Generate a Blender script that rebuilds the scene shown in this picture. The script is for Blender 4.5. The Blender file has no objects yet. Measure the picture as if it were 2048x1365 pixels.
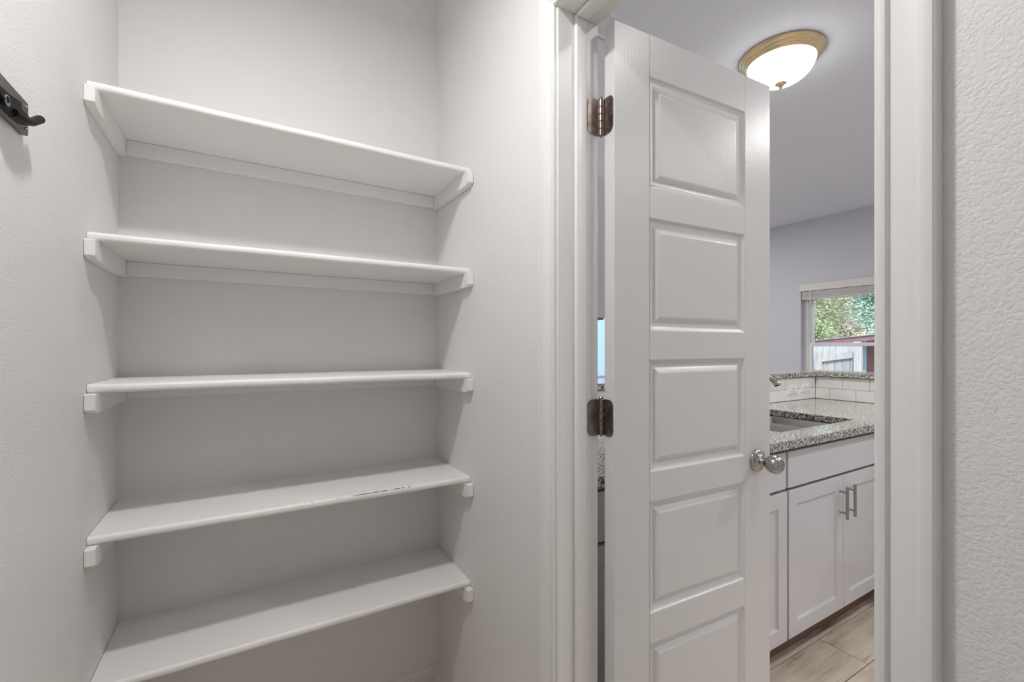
import bpy, bmesh, math, random
from mathutils import Vector, Matrix
random.seed(7)
scene = bpy.context.scene
C = scene.collection
PI = math.pi

# ------------------------------------------------------------------ camera
CAM_Z = 1.275
cam_d = bpy.data.cameras.new('camera')
cam = bpy.data.objects.new('camera', cam_d); C.objects.link(cam)
cam.location = (0, 0, CAM_Z)
cam.rotation_euler = (PI/2, 0, math.radians(-30.5))
cam_d.sensor_width = 36.0
cam_d.lens = 906.0/2048*36.0
cam_d.shift_y = 11.5/2048
cam_d.clip_start = 0.02
scene.camera = cam

# ------------------------------------------------------------------ sky and sun
w = bpy.data.worlds.new('world'); scene.world = w
w.use_nodes = True
nt = w.node_tree
bg = nt.nodes['Background']
sky = nt.nodes.new('ShaderNodeTexSky')
sky.sky_type = 'NISHITA'; sky.sun_disc = False
sky.sun_elevation = math.radians(48); sky.sun_rotation = math.radians(200)
nt.links.new(sky.outputs[0], bg.inputs[0])
bg.inputs[1].default_value = 0.62
sd = bpy.data.lights.new('sun', 'SUN'); sd.energy = 3.6; sd.angle = math.radians(2)
sd.color = (1.0, 0.95, 0.88)
so = bpy.data.objects.new('sun', sd); C.objects.link(so)
so.rotation_euler = (math.radians(40), 0, math.radians(-60)); so.location = (6, -6, 12)

# ------------------------------------------------------------------ exposure
vs = scene.view_settings
vs.view_transform = 'Standard'; vs.look = 'None'; vs.gamma = 1.0; vs.exposure = 0.0
vs.use_curve_mapping = False

PANTRY_LAMP_W = 11.1
KITCHEN_LAMP_W = 15.0
CAN_W = 14.0
scene.cycles.max_bounces = 6; scene.cycles.diffuse_bounces = 5; scene.cycles.glossy_bounces = 3
scene.cycles.transparent_max_bounces = 6; scene.cycles.caustics_reflective = False; scene.cycles.caustics_refractive = False

# ------------------------------------------------------------------ room numbers (metres, camera over the origin)
D = 1.62            # pantry back wall
XL = -0.300         # pantry left wall
XR = 0.627          # door wall, pantry face
XK = 0.742          # door wall, kitchen face
YF = -1.00          # pantry wall behind the camera
ZC = 2.74           # ceiling
KX1, KY0, KY1 = 5.60, -2.20, 5.50
JL, JR, JT = 0.8525, 0.239, 2.065     # door jamb faces: hinge side, latch side, head

# ------------------------------------------------------------------ helpers: objects
def link(o, parent=None):
    C.objects.link(o)
    if parent is not None: o.parent = parent
    return o

def empty(name, loc=(0, 0, 0), parent=None):
    o = bpy.data.objects.new(name, None); o.location = loc
    o.empty_display_size = 0.05
    return link(o, parent)

def tag(o, label, cat, group=None):
    o['label'] = label; o['category'] = cat
    if group: o['group'] = group
    return o

def thing(name, label, cat, loc=(0, 0, 0), group=None):
    return tag(empty(name, loc), label, cat, group)

def off(parent):
    v = Vector((0, 0, 0))
    while parent is not None:
        v += parent.location; parent = parent.parent
    return v

def obj(name, bm, mat, parent=None, smooth=None, local=False):
    """bm in world coordinates (or in the parent's own when local) -> one mesh object"""
    bmesh.ops.recalc_face_normals(bm, faces=bm.faces[:])
    if not local and parent is not None:
        bmesh.ops.translate(bm, verts=bm.verts[:], vec=-off(parent))
    me = bpy.data.meshes.new(name); bm.to_mesh(me); bm.free()
    me.materials.append(mat)
    if smooth is not None:
        for p in me.polygons: p.use_smooth = True
        me.set_sharp_from_angle(angle=math.radians(smooth))
    return link(bpy.data.objects.new(name, me), parent)

def struct(name, bm, mat, smooth=None, label=None):
    o = obj(name, bm, mat, None, smooth); o['kind'] = 'structure'
    if label: o['label'] = label
    return o

# ------------------------------------------------------------------ helpers: shapes
def box(x0, x1, y0, y1, z0, z1, bevel=0.0, seg=2, bm=None):
    b = bmesh.new()
    vs_ = [b.verts.new(p) for p in ((x0,y0,z0),(x1,y0,z0),(x1,y1,z0),(x0,y1,z0),(x0,y0,z1),(x1,y0,z1),(x1,y1,z1),(x0,y1,z1))]
    for f in ((0,3,2,1),(4,5,6,7),(0,1,5,4),(1,2,6,5),(2,3,7,6),(3,0,4,7)):
        b.faces.new([vs_[i] for i in f])
    if bevel > 0:
        bmesh.ops.bevel(b, geom=b.edges[:], offset=bevel, segments=seg, affect='EDGES', profile=0.5)
    return merge(bm, b) if bm else b

def merge(a, b):
    me = bpy.data.meshes.new('tmp'); b.to_mesh(me); b.free()
    a.from_mesh(me); bpy.data.meshes.remove(me)
    return a

def loft(sections, closed=True, cap=True, bm=None, ring=False):
    b = bmesh.new() if bm is None else bm
    rows = [[b.verts.new(p) for p in s] for s in sections]
    n = len(rows[0]); m = n if closed else n-1
    pairs = list(zip(rows, rows[1:]))
    if ring: pairs.append((rows[-1], rows[0]))
    for r0, r1 in pairs:
        for i in range(m):
            j = (i+1) % n
            b.faces.new((r0[i], r0[j], r1[j], r1[i]))
    if cap and closed and not ring:
        b.faces.new(rows[0][::-1]); b.faces.new(rows[-1])
    return b

def lathe(profile, center, axis='Z', n=40, bm=None, cap=True):
    """profile: (radius, height) along the axis"""
    b = bmesh.new()
    secs = []
    for r, h in profile:
        secs.append([(max(r, 1e-5)*math.cos(2*PI*k/n), max(r, 1e-5)*math.sin(2*PI*k/n), h) for k in range(n)])
    loft(secs, cap=cap, bm=b)
    if axis == '-Y': bmesh.ops.rotate(b, verts=b.verts[:], matrix=Matrix.Rotation(PI/2, 3, 'X'))
    if axis == 'Y': bmesh.ops.rotate(b, verts=b.verts[:], matrix=Matrix.Rotation(-PI/2, 3, 'X'))
    if axis == 'X': bmesh.ops.rotate(b, verts=b.verts[:], matrix=Matrix.Rotation(PI/2, 3, 'Y'))
    if axis == '-X': bmesh.ops.rotate(b, verts=b.verts[:], matrix=Matrix.Rotation(-PI/2, 3, 'Y'))
    bmesh.ops.translate(b, verts=b.verts[:], vec=Vector(center))
    return merge(bm, b) if bm else b

def tube(pts, radii, n=12, bm=None, sub=4):
    P = [Vector(p) for p in pts]
    if not hasattr(radii, '__len__'): radii = [radii]*len(P)
    if sub > 1 and len(P) > 2:              # Catmull-Rom
        Q, R = [], []
        for i in range(len(P)-1):
            p0, p1, p2, p3 = P[max(i-1, 0)], P[i], P[i+1], P[min(i+2, len(P)-1)]
            for k in range(sub):
                t = k/sub
                Q.append(0.5*((2*p1)+(p2-p0)*t+(2*p0-5*p1+4*p2-p3)*t*t+(3*p1-p0-3*p2+p3)*t**3))
                R.append(radii[i]*(1-t)+radii[i+1]*t)
        Q.append(P[-1]); R.append(radii[-1]); P, radii = Q, R
    secs = []; up = Vector((0, 0, 1)); prev = None
    for i, p in enumerate(P):
        d = (P[min(i+1, len(P)-1)]-P[max(i-1, 0)]).normalized()
        if prev is None:
            a = up if abs(d.dot(up)) < 0.9 else Vector((1, 0, 0))
            u = d.cross(a).normalized()
        else:
            u = (prev-d*prev.dot(d)).normalized()
        prev = u; v = d.cross(u)
        secs.append([p+(u*math.cos(2*PI*k/n)+v*math.sin(2*PI*k/n))*radii[i] for k in range(n)])
    b = loft(secs)
    return merge(bm, b) if bm else b

def rrect(x0, x1, y0, y1, r, n=6):
    pts = []
    for cx, cy, a0 in ((x1-r, y1-r, 0), (x0+r, y1-r, PI/2), (x0+r, y0+r, PI), (x1-r, y0+r, 1.5*PI)):
        for k in range(n+1):
            a = a0+PI/2*k/n
            pts.append((cx+r*math.cos(a), cy+r*math.sin(a)))
    return pts

def panel_rings(x0, x1, z0, z1, rings, yface, sgn=1, bm=None, back=None):
    """nested rectangles in an XZ plane; rings = (inset, depth); depth goes to +sgn*y"""
    b = bmesh.new()
    rows = []
    if back is not None:
        rows.append([b.verts.new(p) for p in ((x0, back, z0), (x1, back, z0), (x1, back, z1), (x0, back, z1))])
    for ins, dep in rings:
        y = yface+sgn*dep
        rows.append([b.verts.new(p) for p in ((x0+ins, y, z0+ins), (x1-ins, y, z0+ins), (x1-ins, y, z1-ins), (x0+ins, y, z1-ins))])
    for r0, r1 in zip(rows, rows[1:]):
        for i in range(4):
            j = (i+1) % 4
            b.faces.new((r0[i], r0[j], r1[j], r1[i]))
    b.faces.new(rows[-1])
    if back is not None: b.faces.new(rows[0])
    return merge(bm, b) if bm else b

def grid_slab(xs, ys, filled, z0, z1, bevel=0.0):
    b = bmesh.new(); V = {}
    def v(i, j, k):
        if (i, j, k) not in V: V[(i, j, k)] = b.verts.new((xs[i], ys[j], (z0, z1)[k]))
        return V[(i, j, k)]
    nx, ny = len(xs)-1, len(ys)-1
    F = lambda i, j: 0 <= i < nx and 0 <= j < ny and filled(i, j)
    for i in range(nx):
        for j in range(ny):
            if not F(i, j): continue
            b.faces.new((v(i,j,1), v(i+1,j,1), v(i+1,j+1,1), v(i,j+1,1)))
            b.faces.new((v(i,j,0), v(i,j+1,0), v(i+1,j+1,0), v(i+1,j,0)))
            if not F(i-1, j): b.faces.new((v(i,j,0), v(i,j,1), v(i,j+1,1), v(i,j+1,0)))
            if not F(i+1, j): b.faces.new((v(i+1,j,0), v(i+1,j+1,0), v(i+1,j+1,1), v(i+1,j,1)))
            if not F(i, j-1): b.faces.new((v(i,j,0), v(i+1,j,0), v(i+1,j,1), v(i,j,1)))
            if not F(i, j+1): b.faces.new((v(i,j+1,0), v(i,j+1,1), v(i+1,j+1,1), v(i+1,j+1,0)))
    bmesh.ops.recalc_face_normals(b, faces=b.faces[:])
    if bevel:
        ed = [e for e in b.edges if len(e.link_faces) == 2 and e.calc_face_angle(0) > 0.5]
        bmesh.ops.bevel(b, geom=ed, offset=bevel, segments=2, affect='EDGES')
    return b

# ------------------------------------------------------------------ materials
def mat_base(name):
    m = bpy.data.materials.new(name); m.use_nodes = True
    return m, m.node_tree, m.node_tree.nodes['Principled BSDF']

def nd(t, kind, **kw):
    n = t.nodes.new(kind)
    for k, v in kw.items(): setattr(n, k, v)
    return n

def coords(t, scale=(1, 1, 1)):
    tc = nd(t, 'ShaderNodeTexCoord'); mp = nd(t, 'ShaderNodeMapping')
    mp.inputs['Scale'].default_value = scale
    t.links.new(tc.outputs['Object'], mp.inputs['Vector'])
    return mp.outputs['Vector']

def noise(t, vec, scale, detail=3, rough=0.5):
    n = nd(t, 'ShaderNodeTexNoise'); n.inputs['Scale'].default_value = scale
    n.inputs['Detail'].default_value = detail; n.inputs['Roughness'].default_value = rough
    t.links.new(vec, n.inputs['Vector']); return n.outputs['Fac']

def ramp(t, fac, stops, interp='LINEAR'):
    r = nd(t, 'ShaderNodeValToRGB'); cr = r.color_ramp; cr.interpolation = interp
    while len(cr.elements) < len(stops): cr.elements.new(0.5)
    for e, (p, c) in zip(cr.elements, stops):
        e.position = p; e.color = (c, c, c, 1) if not hasattr(c, '__len__') else (*c, 1)
    t.links.new(fac, r.inputs['Fac']); return r.outputs['Color']

def bump(t, bsdf, height, strength, dist):
    b = nd(t, 'ShaderNodeBump'); b.inputs['Strength'].default_value = strength
    b.inputs['Distance'].default_value = dist
    t.links.new(height, b.inputs['Height']); t.links.new(b.outputs[0], bsdf.inputs['Normal'])

def wall_paint(name, col, scale=95, strength=0.35, dist=0.002, rough=0.55):
    m, t, p = mat_base(name)
    p.inputs['Base Color'].default_value = (*col, 1); p.inputs['Roughness'].default_value = rough
    v = coords(t)
    a = ramp(t, noise(t, v, scale, 2, 0.5), ((0.36, 0.0), (0.56, 1.0)))
    bump(t, p, a, strength, dist)
    return m

def trim_paint(name, col, rough=0.3, bs=60, strength=0.06, stretch=(1, 1, 0.15)):
    m, t, p = mat_base(name)
    p.inputs['Base Color'].default_value = (*col, 1); p.inputs['Roughness'].default_value = rough
    bump(t, p, noise(t, coords(t, stretch), bs, 3, 0.6), strength, 0.002)
    return m

def metal(name, col, rough=0.3, brush=None):
    m, t, p = mat_base(name)
    p.inputs['Base Color'].default_value = (*col, 1); p.inputs['Metallic'].default_value = 1.0
    p.inputs['Roughness'].default_value = rough
    if brush:
        n = noise(t, coords(t, brush), 40, 3, 0.6)
        r = ramp(t, n, ((0.3, rough*0.75), (0.7, min(1, rough*1.3))))
        t.links.new(r, p.inputs['Roughness'])
    return m

def plain(name, col, rough=0.5, vary=0.04, scale=30):
    m, t, p = mat_base(name); p.inputs['Roughness'].default_value = rough
    n = noise(t, coords(t), scale, 3, 0.6)
    c = ramp(t, n, ((0.3, tuple(max(0, x*(1-vary)) for x in col)), (0.7, tuple(min(1, x*(1+vary)) for x in col))))
    t.links.new(c, p.inputs['Base Color'])
    return m

M = {}
M['wall'] = wall_paint('pantry_wall_paint', (0.80, 0.792, 0.782), 230, 0.22, 0.0012)
M['wall_rough'] = wall_paint('knockdown_wall_paint', (0.79, 0.782, 0.772), 235, 0.28, 0.0014)
M['kwall'] = wall_paint('kitchen_wall_paint', (0.615, 0.625, 0.675), 150, 0.15, 0.0012)
M['ceil'] = wall_paint('ceiling_paint', (0.80, 0.83, 0.915), 130, 0.35, 0.0018, 0.8)
M['shelf'] = trim_paint('shelf_paint', (0.87, 0.862, 0.85), 0.42, 70, 0.05, (0.25, 1, 1))
M['trim'] = trim_paint('trim_gloss_paint', (0.80, 0.795, 0.785), 0.32, 60, 0.06)
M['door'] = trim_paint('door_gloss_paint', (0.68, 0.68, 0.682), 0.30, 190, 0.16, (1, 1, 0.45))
M['cab'] = trim_paint('cabinet_paint', (0.655, 0.655, 0.69), 0.38, 40, 0.02)
M['steel'] = metal('brushed_steel', (0.46, 0.455, 0.445), 0.22, (1, 6, 6))
M['nickel'] = metal('satin_nickel', (0.38, 0.375, 0.36), 0.25, (8, 8, 1))
M['pull'] = metal('cabinet_pull_steel', (0.40, 0.365, 0.345), 0.3, (8, 8, 1))
M['hinge'] = metal('worn_bronze_nickel', (0.33, 0.28, 0.25), 0.34)
_t = M['hinge'].node_tree
_t.links.new(ramp(_t, noise(_t, coords(_t, (1, 1, 1.6)), 30, 3, 0.6), ((0.32, (0.19, 0.145, 0.125)), (0.52, (0.30, 0.25, 0.225)), (0.7, (0.37, 0.32, 0.295)))), _t.nodes['Principled BSDF'].inputs['Base Color'])
M['brass'] = metal('brushed_brass', (0.80, 0.63, 0.40), 0.27)
M['blackmetal'] = plain('black_enamel', (0.006, 0.006, 0.006), 0.5)
M['blackmetal'].node_tree.nodes['Principled BSDF'].inputs['Specular IOR Level'].default_value = 0.2
M['gunmetal'] = metal('dark_steel_plate', (0.20, 0.195, 0.19), 0.38)
M['plastic'] = plain('white_plastic', (0.80, 0.80, 0.78), 0.35, 0.01)
M['dark'] = plain('dark_slot', (0.02, 0.02, 0.02), 0.6)
M['carcass'] = plain('shaded_maple_carcass', (0.20, 0.125, 0.095), 0.55, 0.12, 20)  # brown wood with the shade of gaps and counter overhang put in
M['rawwood'] = plain('raw_wood', (0.42, 0.25, 0.14), 0.6, 0.15, 18)
M['grout'] = plain('grout', (0.30, 0.29, 0.28), 0.9)
M['floorgrout'] = plain('floor_grout', (0.13, 0.105, 0.09), 0.9)
M['vinyl'] = plain('white_vinyl', (0.82, 0.83, 0.85), 0.35, 0.01)
M['blind'] = plain('blind_slats', (0.74, 0.71, 0.70), 0.45, 0.01)
M['ground'] = plain('dry_lawn', (0.32, 0.30, 0.17), 0.9, 0.3, 6)
M['bark'] = plain('bark', (0.46, 0.38, 0.33), 0.9, 0.3, 14)
M['shedwall'] = plain('red_brown_siding', (0.30, 0.155, 0.15), 0.7, 0.15, 9)
M['roof'] = plain('shingle_roof', (0.42, 0.32, 0.32), 0.85, 0.2, 30)
M['shedtrim'] = plain('pale_blue_trim', (0.55, 0.72, 0.82), 0.6, 0.05)
M['chip'] = plain('bare_wood_chip', (0.24, 0.15, 0.11), 0.8)

# glazed white tile
m, t, p = mat_base('white_tile_glaze')
p.inputs['Base Color'].default_value = (0.80, 0.79, 0.77, 1); p.inputs['Roughness'].default_value = 0.12
bump(t, p, noise(t, coords(t), 14, 2), 0.03, 0.002); M['tile'] = m

# speckled granite
m, t, p = mat_base('speckled_granite'); v = coords(t)
vo = nd(t, 'ShaderNodeTexVoronoi'); vo.inputs['Scale'].default_value = 160; t.links.new(v, vo.inputs['Vector'])
base = ramp(t, vo.outputs['Color'], ((0.0, (0.62, 0.60, 0.56)), (0.45, (0.72, 0.70, 0.66)), (0.75, (0.50, 0.48, 0.45)), (1.0, (0.78, 0.76, 0.72))))
blk = ramp(t, noise(t, v, 115, 3, 0.65), ((0.435, 0.0), (0.485, 1.0)))
gry = ramp(t, noise(t, coords(t, (1.3, 1.1, 1.2)), 72, 3, 0.6), ((0.44, 0.0), (0.54, 1.0)))
mx = nd(t, 'ShaderNodeMix', data_type='RGBA'); mx.inputs[6].default_value = (0.34, 0.32, 0.30, 1)
t.links.new(gry, mx.inputs[0]); t.links.new(base, mx.inputs[7])
mx2 = nd(t, 'ShaderNodeMix', data_type='RGBA'); mx2.inputs[6].default_value = (0.030, 0.028, 0.028, 1)
t.links.new(blk, mx2.inputs[0]); t.links.new(mx.outputs[2], mx2.inputs[7])
t.links.new(mx2.outputs[2], p.inputs['Base Color'])
p.inputs['Roughness'].default_value = 0.10; M['granite'] = m

# wood-look floor plank: the plank's own random value shifts grain and tone
m, t, p = mat_base('wood_look_plank')
oi = nd(t, 'ShaderNodeObjectInfo'); tc = nd(t, 'ShaderNodeTexCoord')
ad = nd(t, 'ShaderNodeVectorMath', operation='MULTIPLY_ADD')
cb = nd(t, 'ShaderNodeCombineXYZ')
for i in range(3): t.links.new(oi.outputs['Random'], cb.inputs[i])
t.links.new(cb.outputs[0], ad.inputs[0]); ad.inputs[1].default_value = (37, 53, 11); t.links.new(tc.outputs['Object'], ad.inputs[2])
mp = nd(t, 'ShaderNodeMapping'); mp.inputs['Scale'].default_value = (1.0, 6.5, 1); t.links.new(ad.outputs[0], mp.inputs['Vector'])
g1 = noise(t, mp.outputs[0], 2.6, 5, 0.62)
mp2 = nd(t, 'ShaderNodeMapping'); mp2.inputs['Scale'].default_value = (2.0, 40, 1); t.links.new(ad.outputs[0], mp2.inputs['Vector'])
g2 = noise(t, mp2.outputs[0], 3.0, 4, 0.6)
c1 = ramp(t, g1, ((0.31, (0.33, 0.25, 0.195)), (0.43, (0.64, 0.555, 0.46)), (0.58, (0.80, 0.70, 0.60)), (0.8, (0.70, 0.595, 0.495))))
c2 = ramp(t, g2, ((0.30, (0.86, 0.84, 0.82)), (0.6, (1, 1, 1))))
mx = nd(t, 'ShaderNodeMix', data_type='RGBA', blend_type='MULTIPLY'); mx.inputs[0].default_value = 1.0
t.links.new(c1, mx.inputs[6]); t.links.new(c2, mx.inputs[7]); t.links.new(mx.outputs[2], p.inputs['Base Color'])
p.inputs['Roughness'].default_value = 0.38; bump(t, p, g2, 0.10, 0.002); M['plank'] = m

# weathered fence wood
m, t, p = mat_base('weathered_pale_wood')
oi = nd(t, 'ShaderNodeObjectInfo')
g = noise(t, coords(t, (9, 9, 0.8)), 5, 4, 0.65)
c1 = ramp(t, g, ((0.3, (0.42, 0.39, 0.37)), (0.7, (0.72, 0.69, 0.65))))
c2 = ramp(t, oi.outputs['Random'], ((0, (0.80, 0.84, 0.88)), (1, (1.0, 0.98, 0.94))))
mx = nd(t, 'ShaderNodeMix', data_type='RGBA', blend_type='MULTIPLY'); mx.inputs[0].default_value = 1.0
t.links.new(c1, mx.inputs[6]); t.links.new(c2, mx.inputs[7]); t.links.new(mx.outputs[2], p.inputs['Base Color'])
p.inputs['Roughness'].default_value = 0.85; M['fence'] = m

# leaves
def leaf_mat(name, a, b_):
    m, t, p = mat_base(name)
    n = noise(t, coords(t), 2.2, 4, 0.7)
    t.links.new(ramp(t, n, ((0.35, a), (0.65, b_))), p.inputs['Base Color']); p.inputs['Roughness'].default_value = 0.5
    return m
M['leaf'] = leaf_mat('green_leaves', (0.30, 0.40, 0.20), (0.66, 0.66, 0.40))
M['leaf3'] = leaf_mat('pale_dry_leaves', (0.52, 0.50, 0.34), (0.86, 0.76, 0.70))
M['leaf2'] = leaf_mat('blue_green_leaves', (0.22, 0.38, 0.28), (0.50, 0.62, 0.46))

# window glass: clear pane with a weak reflection
m = bpy.data.materials.new('window_glass'); m.use_nodes = True; t = m.node_tree
t.nodes.remove(t.nodes['Principled BSDF'])
tr = nd(t, 'ShaderNodeBsdfTransparent'); tr.inputs[0].default_value = (0.96, 0.98, 0.98, 1)
gl = nd(t, 'ShaderNodeBsdfGlossy'); gl.inputs['Roughness'].default_value = 0.02
fr = nd(t, 'ShaderNodeFresnel'); fr.inputs[0].default_value = 1.45
mxs = nd(t, 'ShaderNodeMixShader')
t.links.new(fr.outputs[0], mxs.inputs[0]); t.links.new(tr.outputs[0], mxs.inputs[1]); t.links.new(gl.outputs[0], mxs.inputs[2])
t.links.new(mxs.outputs[0], t.nodes['Material Output'].inputs[0]); M['glass'] = m

def glow(name, col, s, spots=False):
    m, t, p = mat_base(name)
    p.inputs['Base Color'].default_value = (0.85, 0.83, 0.80, 1); p.inputs['Roughness'].default_value = 0.25
    p.inputs['Emission Color'].default_value = (*col, 1); p.inputs['Emission Strength'].default_value = s
    return m
M['lampglass'] = glow('lit_frosted_glass', (1.0, 0.97, 0.94), 9.0)
M['lampglass2'] = glow('lit_opal_glass', (1.0, 0.985, 0.965), 2.3)
M['canlens'] = glow('lit_lens', (1.0, 0.96, 0.90), 6.0)

# ================================================================== SETTING
# walls
wr = box(XR, XK, JL+0.018, KY1, 0, ZC)
box(XR, XK, KY0, JR-0.018, 0, ZC, bm=wr)
box(XR, XK, JR-0.018, JL+0.018, JT+0.018, ZC, bm=wr)
struct('wall_right', wr, M['wall_rough'])
struct('wall_back', box(XL-0.115, XR, D, D+0.115, 0, ZC), M['wall'])
struct('wall_left', box(XL-0.115, XL, YF-0.1, D, 0, ZC), M['wall'])
struct('wall_front', box(XL, XR, YF-0.1, YF, 0, ZC), M['wall'])
struct('ceiling', box(XL-0.115, KX1+0.15, KY0-0.12, KY1+0.15, ZC, ZC+0.1), M['ceil'])
# kitchen walls with window openings
WY0, WY1, WZ0, WZ1 = 1.72, 2.85, 0.62, 1.99
b = box(KX1, KX1+0.15, KY0, WY0, 0, ZC); box(KX1, KX1+0.15, WY1, KY1, 0, ZC, bm=b)
box(KX1, KX1+0.15, WY0, WY1, 0, WZ0, bm=b); box(KX1, KX1+0.15, WY0, WY1, WZ1, ZC, bm=b)
struct('wall_kitchen_right', b, M['kwall'])
VX0, VX1, VZ0, VZ1 = 2.90, 5.30, 0.72, 2.10  # far window opening, widened to let in more daylight
b = box(XK, VX0, KY1, KY1+0.15, 0, ZC); box(VX1, KX1+0.15, KY1, KY1+0.15, 0, ZC, bm=b)
box(VX0, VX1, KY1, KY1+0.15, 0, VZ0, bm=b); box(VX0, VX1, KY1, KY1+0.15, VZ1, ZC, bm=b)
struct('wall_kitchen_back', b, M['kwall'])
struct('wall_kitchen_front', box(XK, KX1+0.15, KY0-0.12, KY0, 0, ZC), M['kwall'])

# floor: a base slab and its planks
fl = struct('floor', box(XL-0.115, KX1+0.15, KY0-0.12, KY1+0.15, -0.12, -0.006), M['floorgrout'])
PW, PL, PG = 0.181, 1.21, 0.0032
plank_me = {}
def plank_mesh(wid, dep):
    k = (round(wid, 3), round(dep, 3))
    if k not in plank_me:
        bm = box(-wid/2, wid/2, -dep/2, dep/2, -0.006, 0.0, 0.0012, 1)
        me = bpy.data.meshes.new('plank'); bmesh.ops.recalc_face_normals(bm, faces=bm.faces[:]); bm.to_mesh(me); bm.free()
        me.materials.append(M['plank']); plank_me[k] = me
    return plank_me[k]
def lay(x0, x1, y0, y1):
    k0 = math.floor((y0-0.842)/PW)
    for k in range(k0, k0+80):
        ya, yb = max(y0, 0.842+k*PW), min(y1, 0.842+(k+1)*PW)
        if ya >= y1: break
        if yb-ya < 0.01: continue
        xs = 2.157+((k*0.37+0.0) % 1.0)*PL if k != 1 else 2.534
        xs -= math.ceil((xs-x0)/PL)*PL
        while xs < x1:
            xa, xb = max(x0, xs), min(x1, xs+PL)
            if xb-xa > 0.01:
                o = bpy.data.objects.new('plank', plank_mesh(xb-xa-PG, yb-ya-PG)); link(o, fl)
                o.location = ((xa+xb)/2, (ya+yb)/2, 0)
            xs += PL
lay(XK, KX1, KY0, KY1)
lay(XL, XK, YF, D)

# baseboards: stepped profile swept along a wall
BB = [(0, 0), (0.013, 0), (0.013, 0.052), (0.010, 0.056), (0.010, 0.066), (0.007, 0.071), (0.005, 0.078), (0.0, 0.080)]
def baseboard(name, p0, p1, nrm):
    secs = [[(x+nrm[0]*d, y+nrm[1]*d, z) for d, z in BB] for x, y in (p0, p1)]
    struct(name, loft(secs), M['trim'], 25)
CW = 0.055
baseboard('baseboard_back', (XL, D), (XR, D), (0, -1))
baseboard('baseboard_left', (XL, YF), (XL, D-0.013), (1, 0))
baseboard('baseboard_right', (XR, JL+0.005+CW), (XR, D-0.013), (-1, 0))
baseboard('baseboard_front', (XL+0.013, YF), (XR, YF), (0, 1))
baseboard('baseboard_door', (XR, YF+0.013), (XR, JR-0.005-CW), (-1, 0))
baseboard('baseboard_kitchen_right', (KX1, KY0), (KX1, KY1), (-1, 0))
baseboard('baseboard_kitchen_back', (XK, KY1), (KX1-0.013, KY1), (0, -1))

# door casing (both faces of the wall)
CP = [(0, 0), (0, 0.0085), (0.002, 0.0108), (0.006, 0.0115), (0.009, 0.0108), (0.0106, 0.0065), (0.0118, 0.0050), (0.0132, 0.0066), (0.0145, 0.0080), (0.020, 0.0092),
      (0.025, 0.0118), (0.031, 0.0132), (0.036, 0.0134), (0.0385, 0.0134), (0.0395, 0.0152), (0.0415, 0.0176), (0.047, 0.0184), (0.0515, 0.0176), (0.0542, 0.0150), (CW, 0.0115), (CW, 0)]
def casing(n0, xw, s):
    yl, yr, zt = JL+0.005, JR-0.005, JT+0.005
    L = [[(xw+s*h, yl+d, z+(d if z else 0)) for d, h in CP] for z in (0, zt)]
    R = [[(xw+s*h, yr-d, z+(d if z else 0)) for d, h in CP] for z in (0, zt)]
    H = [[(xw+s*h, yl+d, zt+d) for d, h in CP], [(xw+s*h, yr-d, zt+d) for d, h in CP]]
    for i, secs in enumerate((L, R, H)):
        struct('trim_%d' % (n0+i), loft(secs), M['trim'], 28)
casing(1, XR, -1)
casing(4, XK, 1)

# jamb and stop
jb = empty('trim_7', (XR, (JL+JR)/2, 0)); jb['kind'] = 'structure'; jb['label'] = 'white painted door jamb with stop strip'
X2 = 0.746
obj('jamb', box(XR-0.0005, X2, JL, JL+0.018, 0, JT+0.018, 0.001, 1), M['trim'], jb)
obj('jamb', box(XR-0.0005, X2, JR-0.018, JR, 0, JT+0.018, 0.001, 1), M['trim'], jb)
obj('jamb', box(XR-0.0005, X2, JR, JL, JT, JT+0.018, 0.001, 1), M['trim'], jb)
SX0, SX1, ST = 0.672, 0.7045, 0.011
obj('door_stop', box(SX0, SX1, JL-ST, JL, 0, JT, 0.004, 3), M['trim'], jb, 40)
obj('door_stop', box(SX0, SX1, JR, JR+ST, 0, JT, 0.004, 3), M['trim'], jb, 40)
obj('door_stop', box(SX0, SX1, JR+ST, JL-ST, JT-ST, JT, 0.004, 3), M['trim'], jb, 40)

# ------------------------------------------------------------------ pantry door, open 87 degrees
AX, AY = 0.7575, 0.8058                    # hinge-side corner of the face towards the pantry
DW, DT, DB, DH = 0.597, 0.0365, 0.012, 2.056
door = empty('door_1', (AX, AY, 0)); door['kind'] = 'structure'
door['label'] = 'white five-panel door standing open into the kitchen'
door.rotation_euler = (0, 0, math.radians(-2.8))
SL, SR = 0.1135, 0.4815
PZ = [(1.6736, 1.952), (1.3155, 1.5985), (0.9605, 1.2430), (0.6055, 0.8870), (0.2500, 0.5310)]
obj('stile', box(0, SL, 0, DT, DB, DH, 0.0012, 1), M['door'], door, local=True)
obj('stile', box(SR, DW, 0, DT, DB, DH, 0.0012, 1), M['door'], door, local=True)
zz = [DH]+[z for pr in PZ for z in (pr[1], pr[0])]+[DB]
for i in range(0, len(zz), 2):
    obj('rail', box(SL, SR, 0.0001, DT-0.0001, zz[i+1], zz[i]), M['door'], door, local=True)
RG = [(0, 0.0), (0.0025, 0.0015), (0.004, 0.0035), (0.012, 0.0085), (0.0165, 0.0095), (0.0205, 0.0095), (0.0235, 0.0075), (0.033, 0.0032), (0.0365, 0.0022), (0.038, 0.0022)]
for z0, z1 in PZ:
    b = panel_rings(SL, SR, z0, z1, RG, 0.0002, 1)
    panel_rings(SL, SR, z0, z1, RG, DT-0.0002, -1, bm=b)
    obj('panel', b, M['door'], door, 20, local=True)

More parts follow.
